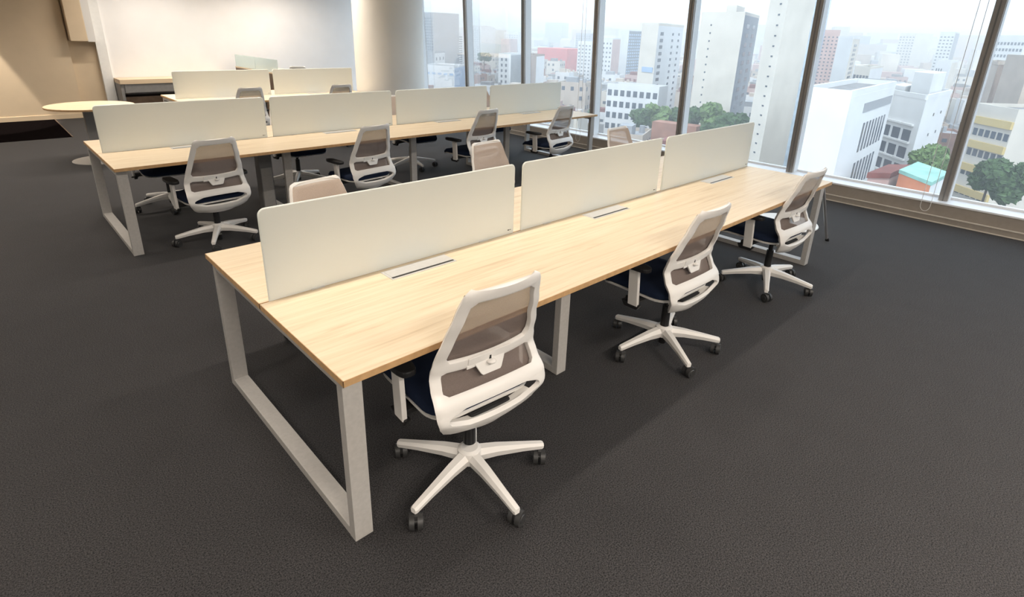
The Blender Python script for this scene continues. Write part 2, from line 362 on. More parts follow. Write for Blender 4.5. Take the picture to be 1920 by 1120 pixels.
# ------------------------------------------------------------------ office chairs
def interp(tab, z):
    for (a, va), (b, vb) in zip(tab, tab[1:]):
        if a <= z <= b:
            t = (z - a) / (b - a); t = t * t * (3 - 2 * t) * .5 + t * .5
            return va + (vb - va) * t
    return tab[0][1] if z < tab[0][0] else tab[-1][1]
HW = [(.355, .125), (.368, .185), (.39, .216), (.44, .244), (.475, .254), (.51, .253), (.56, .247), (.62, .240), (.70, .226), (.80, .203), (.90, .180), (.945, .168), (.962, .158), (.97, .135)]
YP = [(.355, -.115), (.40, -.150), (.45, -.172), (.50, -.160), (.56, -.118), (.61, -.098), (.66, -.108), (.76, -.142), (.86, -.178), (.97, -.212)]
def hw(z): return interp(HW, z)
def yp(z): return interp(YP, z)
def bow(u): return 0.035 * (1 - u * u)      # the back is bowed: centre further back than the rails
def make_chair():
    root = empty('office_chair')
    # --- star base
    mb = MB()
    mb.lathe([(.030, .085), (.046, .09), (.052, .12), (.050, .150), (.036, .158), (.028, .158)], 24)
    for k in range(5):
        a = k * 2 * PI / 5; R = Matrix.Rotation(a, 4, 'Z')
        secs = [(.03, .030, .090, .150), (.12, .026, .092, .140), (.24, .020, .082, .118), (.333, .017, .070, .100), (.341, .013, .072, .096)]
        prev = None
        for (x, hwid, zl, zh) in secs:
            ring = [mb.bm.verts.new(R @ Vector(v)) for v in ((x, -hwid * .75, zl), (x, -hwid, (zl + zh) / 2 + .004), (x, -hwid * .55, zh), (x, hwid * .55, zh), (x, hwid, (zl + zh) / 2 + .004), (x, hwid * .75, zl))]
            if prev:
                for i in range(6): mb.bm.faces.new((prev[i], prev[(i + 1) % 6], ring[(i + 1) % 6], ring[i]))
            else: mb.bm.faces.new(ring[::-1])
            prev = ring
        mb.bm.faces.new(prev)
    base = auto(mb.build('star_base', M['chair_white'], root), .45)
    # casters
    cm = None
    for k in range(5):
        a = k * 2 * PI / 5
        if cm is None:
            mb = MB()
            for s in (-1, 1):
                mb.cyl((0, s * .006, 0), (0, s * .026, 0), .0335, .032, 20)
                mb.cyl((0, s * .025, 0), (0, s * .029, 0), .020, .016, 16)
            mb.cyl((0, -.006, 0), (0, .006, 0), .012)
            mb.cyl((.016, 0, .0), (.016, 0, .052), .009, .008, 10)
            mb.box((.004, 0, .028), (.035, .014, .02))
            c = auto(mb.build('caster', M['caster_grey'], base), .5); cm = c.data
        else:
            c = bpy.data.objects.new('caster', cm); COL.objects.link(c); c.parent = base
        off = [0.4, 2.1, 3.9, 5.1, 1.2][k]
        c.location = (.326 * math.cos(a) - .016 * math.cos(a + off), .326 * math.sin(a) - .016 * math.sin(a + off), .0335)
        c.rotation_euler = (0, 0, a + off)
    # --- lift
    mb = MB(); mb.cyl((0, 0, .045), (0, 0, .09), .022); mb.cyl((0, 0, .15), (0, 0, .30), .027, .025, 20); mb.cyl((0, 0, .29), (0, 0, .385), .016)
    auto(mb.build('gas_lift', M['black_plastic'], root), .5)
    # --- mechanism
    mb = MB(); mb.prism([(-.10, .375), (.10, .375), (.13, .405), (.13, .418), (-.15, .418), (-.15, .40)], .19, Matrix.Rotation(PI / 2, 4, 'Z'))
    mech = mb.build('tilt_mechanism', M['black_plastic'], root, bevel=.01)
    mb = MB(); mb.cyl((.08, .06, .385), (.27, .07, .372), .007, .007, 8); mb.box((.285, .07, .370), (.06, .028, .014)); mb.build('lever', M['black_plastic'], mech, bevel=.003)
    # --- seat
    def seatpts(hx, y0, y1, rr, n=6):
        pts = []
        for cx, cy, a0 in ((hx - rr, y1 - rr, 0), (-hx + rr, y1 - rr, PI / 2), (-hx + rr, y0 + rr, PI), (hx - rr, y0 + rr, 1.5 * PI)):
            for i in range(n + 1):
                a = a0 + i / n * PI / 2; pts.append((cx + rr * math.cos(a), cy + rr * math.sin(a)))
        return pts
    def loft(mb, layers):
        rings = []
        for hx, y0, y1, rr, z, crown in layers:
            rings.append([mb.bm.verts.new((x, y, z - crown * max(0, (y - .26)) * 1.2)) for x, y in seatpts(hx, y0, y1, rr)])
        n = len(rings[0])
        for A, B in zip(rings, rings[1:]):
            for i in range(n): mb.bm.faces.new((A[i], A[(i + 1) % n], B[(i + 1) % n], B[i]))
        mb.bm.faces.new(rings[0][::-1]); mb.bm.faces.new(rings[-1]); return mb
    mb = loft(MB(), [(.20, -.10, .30, .09, .416, .2), (.243, -.135, .345, .10, .422, .25), (.246, -.138, .35, .10, .431, .3), (.236, -.13, .34, .09, .434, .3)])
    pan = auto(mb.build('seat_pan', M['chair_white'], root), .7)
    mb = loft(MB(), [(.232, -.125, .335, .09, .433, .3), (.245, -.138, .352, .10, .443, .3), (.245, -.138, .352, .10, .462, .35), (.232, -.125, .335, .09, .477, .4), (.17, -.07, .26, .08, .483, .4)])
    auto(mb.build('seat_cushion', M['navy_fabric'], root), .8)
    # --- back frame : grid of (u, v) cells with openings left out, then thickened
    T = .020
    zb = .355
    rows = [(.355, 0), (.363, 0), (.375, 0), (.388, 0), (.40, 0), (.412, 0)]                     # bottom rim
    slot0, slot1, op0, op1, bl0, bl1, up1, top = .428, .483, .533, .630, .630, .668, .930, .970
    def lin(a, b, n): return [a + (b - a) * i / n for i in range(n + 1)]
    zz = [.355, .360, .368, .380, .396, .412, .428] + lin(slot0, slot1, 6)[1:] + lin(slot1, op0, 4)[1:] + lin(op0, op1, 7)[1:] + lin(bl0, bl1, 4)[1:] + lin(bl1, up1, 14)[1:] + lin(up1, .955, 3)[1:] + [.962, .967, top]
    def opening(z):
        for a, b in ((slot0, slot1), (op0, op1), (bl1, up1)):
            if a - 1e-6 <= z <= b + 1e-6: return a, b
        return None
    def xin(z):
        full = max(.05, hw(z) - (.037 if z > .52 else .034))
        oc = opening(z)
        if oc:
            a, b = oc; r = .020 if a != slot0 else .030
            d = min(z - a, b - z)
            if d < r: full -= (r - math.sqrt(max(0, r * r - (r - d) ** 2))) * (1.0 if a != slot0 else 2.6)
        elif z < slot0: full = min(full, xin(slot0))
        return max(full, .03)
    nin = 12
    def cols(z):
        xo, xi = hw(z), min(xin(z), hw(z) - .012)
        L_ = [-xo, -xo + (xo - xi) * .25, -xo + (xo - xi) * .6, -xi]
        mid = [-xi + 2 * xi * i / nin for i in range(1, nin)]
        return L_ + mid + [-v for v in L_[::-1]]
    mb = MB(); V = []
    nc = len(cols(.6))
    for z in zz:
        cs = cols(z); ro = []
        for j, x in enumerate(cs):
            u = x / max(hw(z), .01)
            dz = 0
            if slot1 - .002 <= z <= op0: dz = .008 * (1 - u * u) * (1 if z > slot1 + .03 else 1.6)
            if z <= slot0 + .001: dz = -.014 * (1 - u * u)
            if op1 - .001 <= z <= bl1 + .001: dz = -.012 * (1 - u * u)
            edge = .006 if j in (0, nc - 1) else (.001 if j in (1, nc - 2) else 0)
            ro.append(mb.bm.verts.new((x, yp(z) - bow(u) * .6 + edge, z + dz)))
        V.append(ro)
    for i in range(len(zz) - 1):
        zm = (zz[i] + zz[i + 1]) / 2; oc = opening(zm)
        for j in range(nc - 1):
            if oc and 3 <= j < nc - 4: continue
            mb.bm.faces.new((V[i][j], V[i][j + 1], V[i + 1][j + 1], V[i + 1][j]))
    bmesh.ops.remove_doubles(mb.bm, verts=mb.bm.verts, dist=.0002)
    bmesh.ops.delete(mb.bm, geom=[v for v in mb.bm.verts if not v.link_faces], context='VERTS')
    bf = mb.build('back_frame', M['chair_white'], root, smooth=True)
    so = bf.modifiers.new('t', 'SOLIDIFY'); so.thickness = T; so.offset = 0
    bv = bf.modifiers.new('b', 'BEVEL'); bv.width = .006; bv.segments = 2; bv.limit_method = 'ANGLE'; bv.angle_limit = math.radians(50)
    # fabric stretched over the front
    mb = MB(); V = []; zs = lin(.50, .955, 22); N = 14
    for z in zs:
        h = hw(z) - .005
        V.append([mb.bm.verts.new((-h + 2 * h * j / N, yp(z) - bow(-1 + 2 * j / N) * .6 + .0145 + .004 * (1 - (2 * j / N - 1) ** 2), z)) for j in range(N + 1)])
    for i in range(len(zs) - 1):
        for j in range(N): mb.bm.faces.new((V[i][j + 1], V[i][j], V[i + 1][j], V[i + 1][j + 1]))
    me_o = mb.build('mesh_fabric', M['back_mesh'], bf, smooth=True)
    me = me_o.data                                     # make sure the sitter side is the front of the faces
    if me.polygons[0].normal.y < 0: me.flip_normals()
    # lumbar plate with slot, knob and tab
    def yback(x, z): u = x / hw(z); return yp(z) - bow(u) * .6 - T / 2
    mb = MB(); outl = [(-.100, .630), (-.070, .624), (-.048, .580), (-.040, .574), (.040, .574), (.048, .580), (.070, .624), (.100, .630), (.100, .658), (-.100, .658)]
    A = [mb.bm.verts.new((x, yback(x, z) - .006, z)) for x, z in outl]; B = [mb.bm.verts.new((x, yback(x, z) + .004, z)) for x, z in outl]
    mb.bm.faces.new(A); mb.bm.faces.new(B[::-1])
    for i in range(len(outl)):
        j = (i + 1) % len(outl); mb.bm.faces.new((A[j], A[i], B[i], B[j]))
    lp = mb.build('lumbar_plate', M['chair_white'], bf, bevel=.002, seg=2)
    y_ = yback(0, .615)
    MB().b2((-.004, y_ - .0085, .588), (.004, y_ - .004, .646)).build('slot', M['black_plastic'], lp)
    MB().lathe([(.004, -.008), (.017, -.005), (.020, 0), (.017, .005), (.004, .008)], 16).build('knob', M['chair_white'], lp, smooth=True, loc=(0, y_ - .012, .618))
    MB().b2((-.105, yback(-.09, .63) - .004, .612), (-.066, yback(-.07, .63) + .002, .628)).build('side_tab', M['chair_white'], lp, bevel=.003)
    # lower carrier joining back and seat
    mb = MB(); mb.prism([(-.075, -.155), (.075, -.155), (.06, -.02), (-.06, -.02)], .022, Matrix.Translation((0, 0, .378)) @ Matrix.Rotation(-PI / 2, 4, 'X'))
    for v in mb.bm.verts: v.co.y = v.co.y
    ca = mb.build('back_carrier', M['chair_white'], root, bevel=.006)
    mb = MB(); V = []; n_ = 16                                       # deep inner lip of the lower rim
    for i in range(n_ + 1):
        u = -1 + 2 * i / n_; x = u * .185; z = .422 - .014 * (1 - u * u) + .03 * max(0, abs(u) - .75); y = yp(.425) - bow(x / hw(.425)) * .6
        V.append([mb.bm.verts.new(v) for v in ((x, y, z), (x, y + .055, z - .010), (x, y + .055, z - .022), (x, y, z - .020))])
    for A, B in zip(V, V[1:]):
        for k in range(4): mb.bm.faces.new((A[k], A[(k + 1) % 4], B[(k + 1) % 4], B[k]))
    mb.bm.faces.new(V[0]); mb.bm.faces.new(V[-1][::-1])
    auto(mb.build('inner_lip', M['chair_white'], bf), .6)
    # arms
    for s in (-1, 1):
        ar = MB().prism([(-.035 + .05, .375), (.03 + .05, .375), (.034 + .06, .60), (-.030 + .06, .60)], .022, Matrix.Translation((s * .288, 0, 0)) @ Matrix.Rotation(PI / 2, 4, 'Z')).build('armrest', M['chair_white'], root, bevel=.004)
        mb = MB(); P_ = []
        for i in range(24):
            a = 2 * PI * i / 24; P_.append((s * .283 + .041 * math.copysign(abs(math.cos(a)) ** .6, math.cos(a)), .085 + .12 * math.copysign(abs(math.sin(a)) ** .6, math.sin(a))))
        mb.foot(P_, .598, .624); mb.build('arm_pad', M['black_plastic'], ar, bevel=.007, seg=2)
        mb = MB(); mb.prism([(.02, .352), (.11, .352), (.13, .385), (0, .385)], .03, Matrix.Translation((s * .280, 0, 0)) @ Matrix.Rotation(PI / 2, 4, 'Z'))
        mb.b2((s * .08, .03, .385), (s * .285, .11, .412)); mb.build('arm_bracket', M['black_plastic'], ar, bevel=.006)
    return root
chair0 = make_chair()
CH = [  # x, y, yaw (deg), base angle (deg in world), label
 (.548, .028, -4, 48, 'white mesh-back office chair in the foreground at the near end of the front desk', 'chairs along the camera side of the front desk'),
 (2.132, .089, -1, 22, 'white office chair at the middle of the front desk, its back to the open carpet', 'chairs along the camera side of the front desk'),
 (3.595, .100, -3, 61, 'white office chair at the window end of the front desk, beside the silver pole', 'chairs along the camera side of the front desk'),
 (.745, 1.50, 188, 10, 'white chair behind the front desk\'s first screen, only its beige top showing', 'chairs on the far side of the front desk'),
 (2.44, 1.93, 183, 40, 'white chair behind the gap between the front desk\'s first two screens', 'chairs on the far side of the front desk'),
 (4.03, 1.76, 181, 25, 'white chair behind the front desk\'s second screen, beige back against the city view', 'chairs on the far side of the front desk'),
 (.675, 3.745, 5, 30, 'white office chair at the left end of the middle desk, star base fully showing', 'chairs along the camera side of the middle desk'),
 (2.08, 3.62, 7, 15, 'white office chair at the second place of the middle desk, black armrest showing', 'chairs along the camera side of the middle desk'),
 (3.66, 3.78, 6, 40, 'white office chair at the middle desk, partly hidden by a beige chair back', 'chairs along the camera side of the middle desk'),
 (4.86, 3.64, 6, 25, 'white office chair at the window end of the middle desk', 'chairs along the camera side of the middle desk'),
 (.62, 5.08, 176, 262, 'white chair across the middle desk, base showing right of the left end frame', 'chairs on the far side of the middle desk'),
 (2.05, 5.22, 182, 240, 'white chair across the middle desk, seen past the dark cable duct', 'chairs on the far side of the middle desk'),
 (3.62, 5.14, 180, 265, 'white chair across the middle desk, casters showing beside the third leg', 'chairs on the far side of the middle desk'),
 (5.05, 5.2, 178, 20, 'white chair across the middle desk, closest to the windows there', 'chairs on the far side of the middle desk'),
 (2.25, 7.36, 2, 20, 'white chair at the left place of the rear desk, only its top showing', 'chairs at the rear desk'),
 (3.62, 7.28, 2, 50, 'white chair at the rear desk close to the round column, only its top showing', 'chairs at the rear desk'),
 (4.88, 11.55, -30, 20, 'pale chair far back by the white wall, just peeking over the rear screens', None),
]
DZ = {0: .035, 1: -.008, 2: -.008, 3: -.015, 4: -.03, 5: -.025, 6: -.04, 7: -.03, 9: -.015}
for i, (x, y, yaw, ba, lab, grp) in enumerate(CH):
    c = chair0 if i == 0 else copy_tree(chair0)
    c.location = (x, y, 0); c.rotation_euler = (0, 0, math.radians(yaw))
    for ch in c.children:
        if ch.name.startswith('star_base'): ch.rotation_euler = (0, 0, math.radians(ba - yaw))
    for ch in c.children:
        if not ch.name.startswith('star_base'): ch.location.z = DZ.get(i, 0)
    tag(c, lab, 'chair', grp)
    if grp is None and 'group' in c: del c['group']

# ------------------------------------------------------------------ other furniture
t = empty('round_table', (0.46, 8.02, 0)); tag(t, 'round maple meeting table on a grey pedestal near the beige wall', 'table')
tp = auto(MB().lathe([(.500, H - .026), (.505, H - .024), (.505, H - .002), (.502, H)], 64).build('tabletop', M['maple_far'], t), .5)
MB().lathe([(.5062, H - .024), (.5062, H - .003), (.504, H - .003), (.504, H - .024)], 64).build('edge_band', M['edge_band'], tp)
mb = MB(); 
A = [(-.10, -.05), (.14, -.05), (.14, .05), (-.10, .05)]
mb.foot(A, .015, H - .026)
MB_o = mb.build('pedestal', M['grey_paint'], t, bevel=.012)
auto(MB().lathe([(.34, 0), (.34, .006), (.30, .014), (.05, .018)], 48).build('base_plate', M['leg_grey'], t), .6)

t = empty('floor_dark_patch', (-1.9, 11.33, 0)); 
o = MB().b2((-4.9, 10.2, 0.0), (.39, 12.48, .006)).build('floor_dark_patch', M['dark_patch']); tag(o, 'dark flat rectangle on the floor at the foot of the beige wall', 'mat')  # thin near-black rectangle laid over the carpet
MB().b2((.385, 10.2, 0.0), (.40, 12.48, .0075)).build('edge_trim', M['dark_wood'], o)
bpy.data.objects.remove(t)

t = empty('credenza', (1.48, 11.95, 0)); tag(t, 'low storage unit with maple top and grey drawer fronts below the white wall', 'cabinet')
MB().b2((0, 0, .655), (2.05, .57, .74)).build('top', M['maple_far'], t, bevel=.003)
MB().b2((.02, .03, .48), (2.03, .55, .655)).build('drawer_box', M['grey_paint'], t, bevel=.003)
for i in range(2):
    MB().b2((.07 + i * .98, .012, .49), (1.03 + i * .98, .03, .648)).build('drawer', M['grey_paint'], t, bevel=.002)
MB().b2((.0, .02, 0), (.05, .55, .655)).build('side_panel', M['grey_paint'], t)
MB().b2((.05, .10, 0), (2.03, .55, .40)).build('lower_cupboard', M['dark_wood'], t, bevel=.003)

t = empty('side_desk', (3.68, 10.9, 0)); tag(t, 'far wooden counter with a clear greenish glass screen before the white wall', 'counter')
MB().b2((0, -1.15, 0), (.04, 1.15, .93)).build('side_panel', M['dark_wood'], t, bevel=.003)
MB().b2((.56, -1.15, 0), (.60, 1.15, .93)).build('side_panel', M['dark_wood'], t, bevel=.003)
MB().b2((0, -1.16, .93), (.62, 1.16, .955)).build('counter_top', M['maple_far'], t, bevel=.002)
for a_, b_ in ((-1.15, -.005), (.005, 1.15)):
    MB().b2((.014, a_, .955), (.026, b_, 1.20)).build('screen_panel', M['far_glass'], t, bevel=.002)

o = auto(MB().lathe([(.31, 0), (.315, .006), (.31, .014), (.06, .022), (.03, .03)], 48, (5.36, .66, 0)).build('base_plate_disc', M['white_paint']), .6); tag(o, 'flat white round base plate on the carpet behind the window end of the front desk', 'base plate')
o = auto(MB().tube([(5.11, .160, .012), (4.80, .205, .60)], .014, 12).build('tilted_pole', M['silver']), .6); tag(o, 'slim silver pole leaning at the corner of the front desk', 'pole')
MB().cyl((5.117, .158, 0), (5.105, .161, .03), .02, .017, 12).build('foot_cap', M['black_plastic'], o)

def cord(x, y, z0, label):
    pts = []
    for i in range(9):
        a = PI + PI * i / 8; pts.append((x, y + .045 * math.cos(a), z0 + .06 + .06 * math.sin(a)))
    pts = [(x + fx(2.9) * .5, y - .03, 2.95)] + [(x, y - .045, z0 + .35)] + pts + [(x, y + .045, z0 + .35), (x + fx(2.9) * .5, y + .03, 2.95)]
    tag(auto(MB().tube(pts, .0028, 6).build('blind_cord', M['cord_white']), 1), label, 'cord')
cord(6.74, -.26, .10, 'white blind cord looped beside the rightmost window post')
cord(6.74, 4.78, .10, 'white blind cord looped beside the end of the middle desk')

# ------------------------------------------------------------------ the city outside
GZ = -34.0
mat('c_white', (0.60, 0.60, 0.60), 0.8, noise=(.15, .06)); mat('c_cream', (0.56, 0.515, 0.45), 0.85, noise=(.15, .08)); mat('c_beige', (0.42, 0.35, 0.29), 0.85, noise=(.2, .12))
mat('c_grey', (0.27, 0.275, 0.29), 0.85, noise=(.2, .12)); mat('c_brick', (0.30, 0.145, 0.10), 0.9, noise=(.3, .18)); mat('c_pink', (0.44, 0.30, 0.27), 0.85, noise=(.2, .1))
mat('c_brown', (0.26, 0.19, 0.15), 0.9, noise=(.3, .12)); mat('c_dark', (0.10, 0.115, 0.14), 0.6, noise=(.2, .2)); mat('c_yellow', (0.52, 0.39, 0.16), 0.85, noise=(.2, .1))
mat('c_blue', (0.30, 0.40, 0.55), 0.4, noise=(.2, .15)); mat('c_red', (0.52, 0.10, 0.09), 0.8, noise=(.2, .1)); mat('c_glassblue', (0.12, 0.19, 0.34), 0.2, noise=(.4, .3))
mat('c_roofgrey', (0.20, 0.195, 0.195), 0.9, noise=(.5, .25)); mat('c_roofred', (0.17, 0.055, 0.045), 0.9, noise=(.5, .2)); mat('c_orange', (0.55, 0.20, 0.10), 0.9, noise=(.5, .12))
mat('c_green', (0.22, 0.42, 0.36), 0.8, noise=(.5, .2)); mat('c_pane', (0.07, 0.085, 0.11), 0.15); mat('c_paleglass', (0.45, 0.52, 0.58), 0.2, noise=(.4, .15))
mat('c_leaf', (0.045, 0.085, 0.028), 0.9, noise=(.8, .45)); mat('c_leaf_pale', (0.10, 0.16, 0.05), 0.9, noise=(.8, .4)); mat('c_bark', (0.10, 0.07, 0.05), 0.9)
mat('c_ground', (0.13, 0.12, 0.115), 0.95, noise=(.05, .3))
tag(MB().b2((30, -900, GZ - 1), (3800, 3800, GZ)).build('ground', M['c_ground']), 'grey streets of the city far below the windows', kind='structure')
unit = MB().box((0, 0, 0), (1, 1, 1)); me_u = bpy.data.meshes.new('pane_block'); unit.bm.to_mesh(me_u); unit.bm.free()
UNIT = {}
def ublock(m):
    if m not in UNIT:
        c = me_u.copy(); c.materials.append(M[m]); UNIT[m] = c
    return UNIT[m]
FOOT = []
def quad(L, Mi, R, depth, yh=75):
    """footprint corners from picture columns and distances; R may be None for a frontal face"""
    P = at(L[0], yh, L[1]); Q = at(Mi[0], yh, Mi[1])
    P = Vector((P.x, P.y)); Q = Vector((Q.x, Q.y))
    if R is not None:
        T = at(R[0], yh, R[1]); T = Vector((T.x, T.y)); U = P + T - Q
    else:
        d = Q - P; n = Vector((-d.y, d.x)).normalized()
        if n.dot(Vector((CAM.x, CAM.y)) - P) > 0: n = -n
        T = Q + n * depth; U = P + n * depth
    return [P, Q, T, U]
def topz(px, py, D):
    return at(px, py, D).z
def windows(root, A, B, z0, z1, cols, rows, fw=.55, fh=.55, m='c_pane', joined=True, out=.12, u0=0.0, u1=1.0, name='window'):
    """panes on the face A-B (2D), between heights, as fractions of each cell"""
    d = B - A; Lf = d.length; a = math.atan2(d.y, d.x); n = Vector((d.y, -d.x)).normalized()
    if n.dot(Vector((CAM.x, CAM.y)) - A) < 0: n = -n
    cw = Lf * (u1 - u0) / cols; chh = (z1 - z0) / rows
    mb = MB() if joined else None
    for i in range(cols):
        for j in range(rows):
            p = A + d * (u0 + (u1 - u0) * (i + .5) / cols) + n * (out / 2 - .05); z = z0 + (j + .5) * chh
            if joined: mb.box((p.x, p.y, z), (cw * fw, out, chh * fh), a)
            else:
                o = bpy.data.objects.new(name, ublock(m)); COL.objects.link(o); o.parent = root
                o.location = (p.x, p.y, z); o.scale = (cw * fw, out, chh * fh); o.rotation_euler = (0, 0, a)
    if joined:
        o = mb.build(name + '_grid', M[m], root); o['kind'] = 'stuff'
def building(name, label, L, Mi, R, ytop, m, depth=14, side=None, wl=None, wr=None, group=None, parapet=True, cat='building', roof='c_roofgrey', ybase=None):
    q = quad(L, Mi, R, depth, max(ytop, 60)); zt = topz(Mi[0], ytop, Mi[1])
    root = empty(name); tag(root, label, cat, group)
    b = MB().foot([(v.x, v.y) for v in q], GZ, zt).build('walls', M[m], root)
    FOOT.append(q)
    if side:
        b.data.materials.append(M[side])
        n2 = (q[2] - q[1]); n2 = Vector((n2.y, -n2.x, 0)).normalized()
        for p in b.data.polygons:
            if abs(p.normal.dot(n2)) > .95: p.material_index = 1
    if parapet:
        mb = MB(); c = sum(q, Vector((0, 0))) / 4
        for i in range(4):
            A, B = q[i], q[(i + 1) % 4]; a = math.atan2((B - A).y, (B - A).x); mid = (A + B) / 2; mid = mid + (c - mid).normalized() * .2
            mb.box((mid.x, mid.y, zt + .45), ((B - A).length, .35, .9), a)
        mb.build('parapet', M[m], root)
        MB().foot([tuple(c + (v - c) * .93) for v in q], zt, zt + .12).build('roof', M[roof], root)
    for (A, B, wd) in ((q[0], q[1], wl), (q[1], q[2], wr)):
        if wd:
            for spec in (wd if isinstance(wd, list) else [wd]):
                sp = dict(spec); h0 = sp.pop('h0', .06); h1 = sp.pop('h1', .96); zb = sp.pop('zb', GZ)
                windows(root, A, B, zb + (zt - zb) * h0, zb + (zt - zb) * h1, **sp)
    return root, q, zt
def roofbox(root, q, zt, u, v, su, sv, h, m, name='roof_room'):
    e1 = q[1] - q[0]; e2 = q[2] - q[1]; c = q[0] + e1 * u + e2 * v
    pts = [c - e1 * su / 2 - e2 * sv / 2, c + e1 * su / 2 - e2 * sv / 2, c + e1 * su / 2 + e2 * sv / 2, c - e1 * su / 2 + e2 * sv / 2]
    MB().foot([tuple(p) for p in pts], zt, zt + h).build(name, M[m], root, bevel=.05, seg=1)

# --- near and tall buildings
building('apartment_tower', 'very tall cream tower with a strip of tiny windows, cut off by the frame top', (1434, 128), (1467, 122), (1518, 138), -330, 'c_cream', side='c_cream', wl=[dict(cols=1, rows=34, fw=.16, fh=.16, u0=.35, u1=.95)], wr=None)
building('glass_tower', 'narrow blue glass tower edge beside the tall cream tower', (1516, 178), (1534, 175), (1547, 200), -300, 'c_paleglass', side='c_glassblue', wl=[dict(cols=2, rows=40, fw=.8, fh=.6, m='c_paleglass')])
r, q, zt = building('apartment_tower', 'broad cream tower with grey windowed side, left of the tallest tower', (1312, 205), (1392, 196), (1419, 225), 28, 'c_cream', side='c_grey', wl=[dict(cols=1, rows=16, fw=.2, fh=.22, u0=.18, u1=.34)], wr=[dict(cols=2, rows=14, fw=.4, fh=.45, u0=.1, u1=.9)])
roofbox(r, q, zt, .58, .5, .24, .5, 3.2, 'c_cream')
r, q, zt = building('apartment_tower', 'cream tower with blue-lettered band low on its blank wall', (1203, 236), (1234, 230), (1281, 262), 48, 'c_cream', side='c_white', wr=[dict(cols=1, rows=15, fw=.5, fh=.5, u0=.04, u1=.26), dict(cols=2, rows=15, fw=.25, fh=.4, u0=.45, u1=.95)])
d = q[1] - q[0]; a_ = math.atan2(d.y, d.x); n_ = Vector((d.y, -d.x)).normalized(); n_ = n_ if n_.dot(Vector((CAM.x, CAM.y)) - q[0]) > 0 else -n_
pz = topz(1220, 131, 232); pc = q[0] + d * .6
MB().box((pc.x + n_.x * .1, pc.y + n_.y * .1, pz), (d.length * .66, .3, 1.9), a_).build('sign_band', M['c_blue'], r)
r, q, zt = building('white_block', 'huge plain white block with rows of slit windows on its side', (1503, 95), (1596, 92), (1674, 124), 183, 'c_white', side='c_white',
    wr=[dict(cols=8, rows=1, fw=.42, fh=.8, h0=.66, h1=.86, u0=.36, u1=.92, joined=False), dict(cols=7, rows=1, fw=.42, fh=.8, h0=.44, h1=.64, u0=.36, u1=.86, joined=False), dict(cols=1, rows=1, fw=1, fh=.55, h0=.88, h1=.97, u0=.3, u1=.97, m='c_grey', joined=False)])
r, q, zt = building('apartment_block', 'white apartment block with big windows beside the plain white block', (1652, 142), (1737, 130), (1780, 152), 188, 'c_white', side='c_white',
    wl=[dict(cols=3, rows=6, fw=.72, fh=.66, h0=.05, h1=.80, u0=.18, u1=.90, joined=False), dict(cols=3, rows=6, fw=.94, fh=.10, h0=.13, h1=.88, u0=.18, u1=.90, m='c_white', out=.5)],
    wr=[dict(cols=2, rows=5, fw=.12, fh=.14, h0=.2, h1=.95, u0=.3, u1=.9)])
roofbox(r, q, zt, .70, .45, .42, .5, 4.5, 'c_white'); roofbox(r, q, zt, .25, .35, .3, .4, 1.6, 'c_white')
r, q, zt = building('small_house', 'pink-beige house with dull red roof at the foot of the apartment block', (1627, 97), (1668, 99), (1698, 108), 334, 'c_pink', roof='c_roofred', parapet=False, wl=[dict(cols=2, rows=1, fw=.25, fh=.3, h0=.4, h1=1, joined=False)])
MB().foot([tuple(sum(q, Vector((0, 0))) / 4 + (v - sum(q, Vector((0, 0))) / 4) * 1.08) for v in q], zt, zt + .8).build('roof', M['c_roofred'], r)
r, q, zt = building('small_house', 'orange house with greenish flat roof below the window ledge', (1680, 98), (1745, 92), (1772, 101), 348, 'c_orange', side='c_white', parapet=False, wl=[dict(cols=4, rows=1, fw=.4, fh=.35, h0=.3, h1=1, joined=False)])
MB().foot([tuple(sum(q, Vector((0, 0))) / 4 + (v - sum(q, Vector((0, 0))) / 4) * 1.04) for v in q], zt, zt + .5).build('roof', M['c_green'], r)
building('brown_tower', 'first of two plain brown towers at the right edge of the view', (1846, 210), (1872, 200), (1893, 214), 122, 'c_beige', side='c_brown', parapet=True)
building('brown_tower', 'second and taller plain brown tower, cut off by the right frame edge', (1886, 196), (1935, 186), None, 112, 'c_beige', depth=18)
building('yellow_block', 'low block with yellow balcony bands below the brown towers', (1822, 178), (1908, 168), None, 213, 'c_cream', depth=12, wl=[dict(cols=1, rows=4, fw=1, fh=.3, h0=.0, h1=1.0, m='c_yellow', out=.6, joined=False, name='balcony_band'), dict(cols=7, rows=4, fw=.7, fh=.34, h0=.0, h1=.86)])
building('apartment_tower', 'pale apartment tower at the upper right behind the brown towers', (1866, 410), (1925, 395), None, 70, 'c_white', depth=25, wl=[dict(cols=9, rows=12, fw=.6, fh=.45)])
building('apartment_tower', 'pale stepped tower rising left of the rightmost window post', (1764, 600), (1792, 590), (1800, 620), 62, 'c_white', side='c_grey', wl=[dict(cols=4, rows=16, fw=.5, fh=.4)])
building('apartment_tower', 'distant pale slab on the skyline above the plain white block', (1688, 820), (1718, 810), None, 64, 'c_cream', depth=30, wl=[dict(cols=5, rows=14, fw=.5, fh=.4)])
building('apartment_tower', 'slim white tower with dotted edge directly behind the plain white block', (1572, 262), (1600, 255), (1613, 275), 73, 'c_white', side='c_cream', wr=[dict(cols=1, rows=20, fw=.4, fh=.5)])
building('apartment_tower', 'pale rosy tower between the glass tower and the slim white tower', (1545, 330), (1576, 330), None, 60, 'c_pink', depth=20, wl=[dict(cols=4, rows=22, fw=.4, fh=.4)])
building('office_block', 'low cream block with long roof behind the plain white block', (1602, 300), (1632, 292), (1655, 320), 130, 'c_cream', side='c_white', wl=[dict(cols=5, rows=4, fw=.7, fh=.4)])
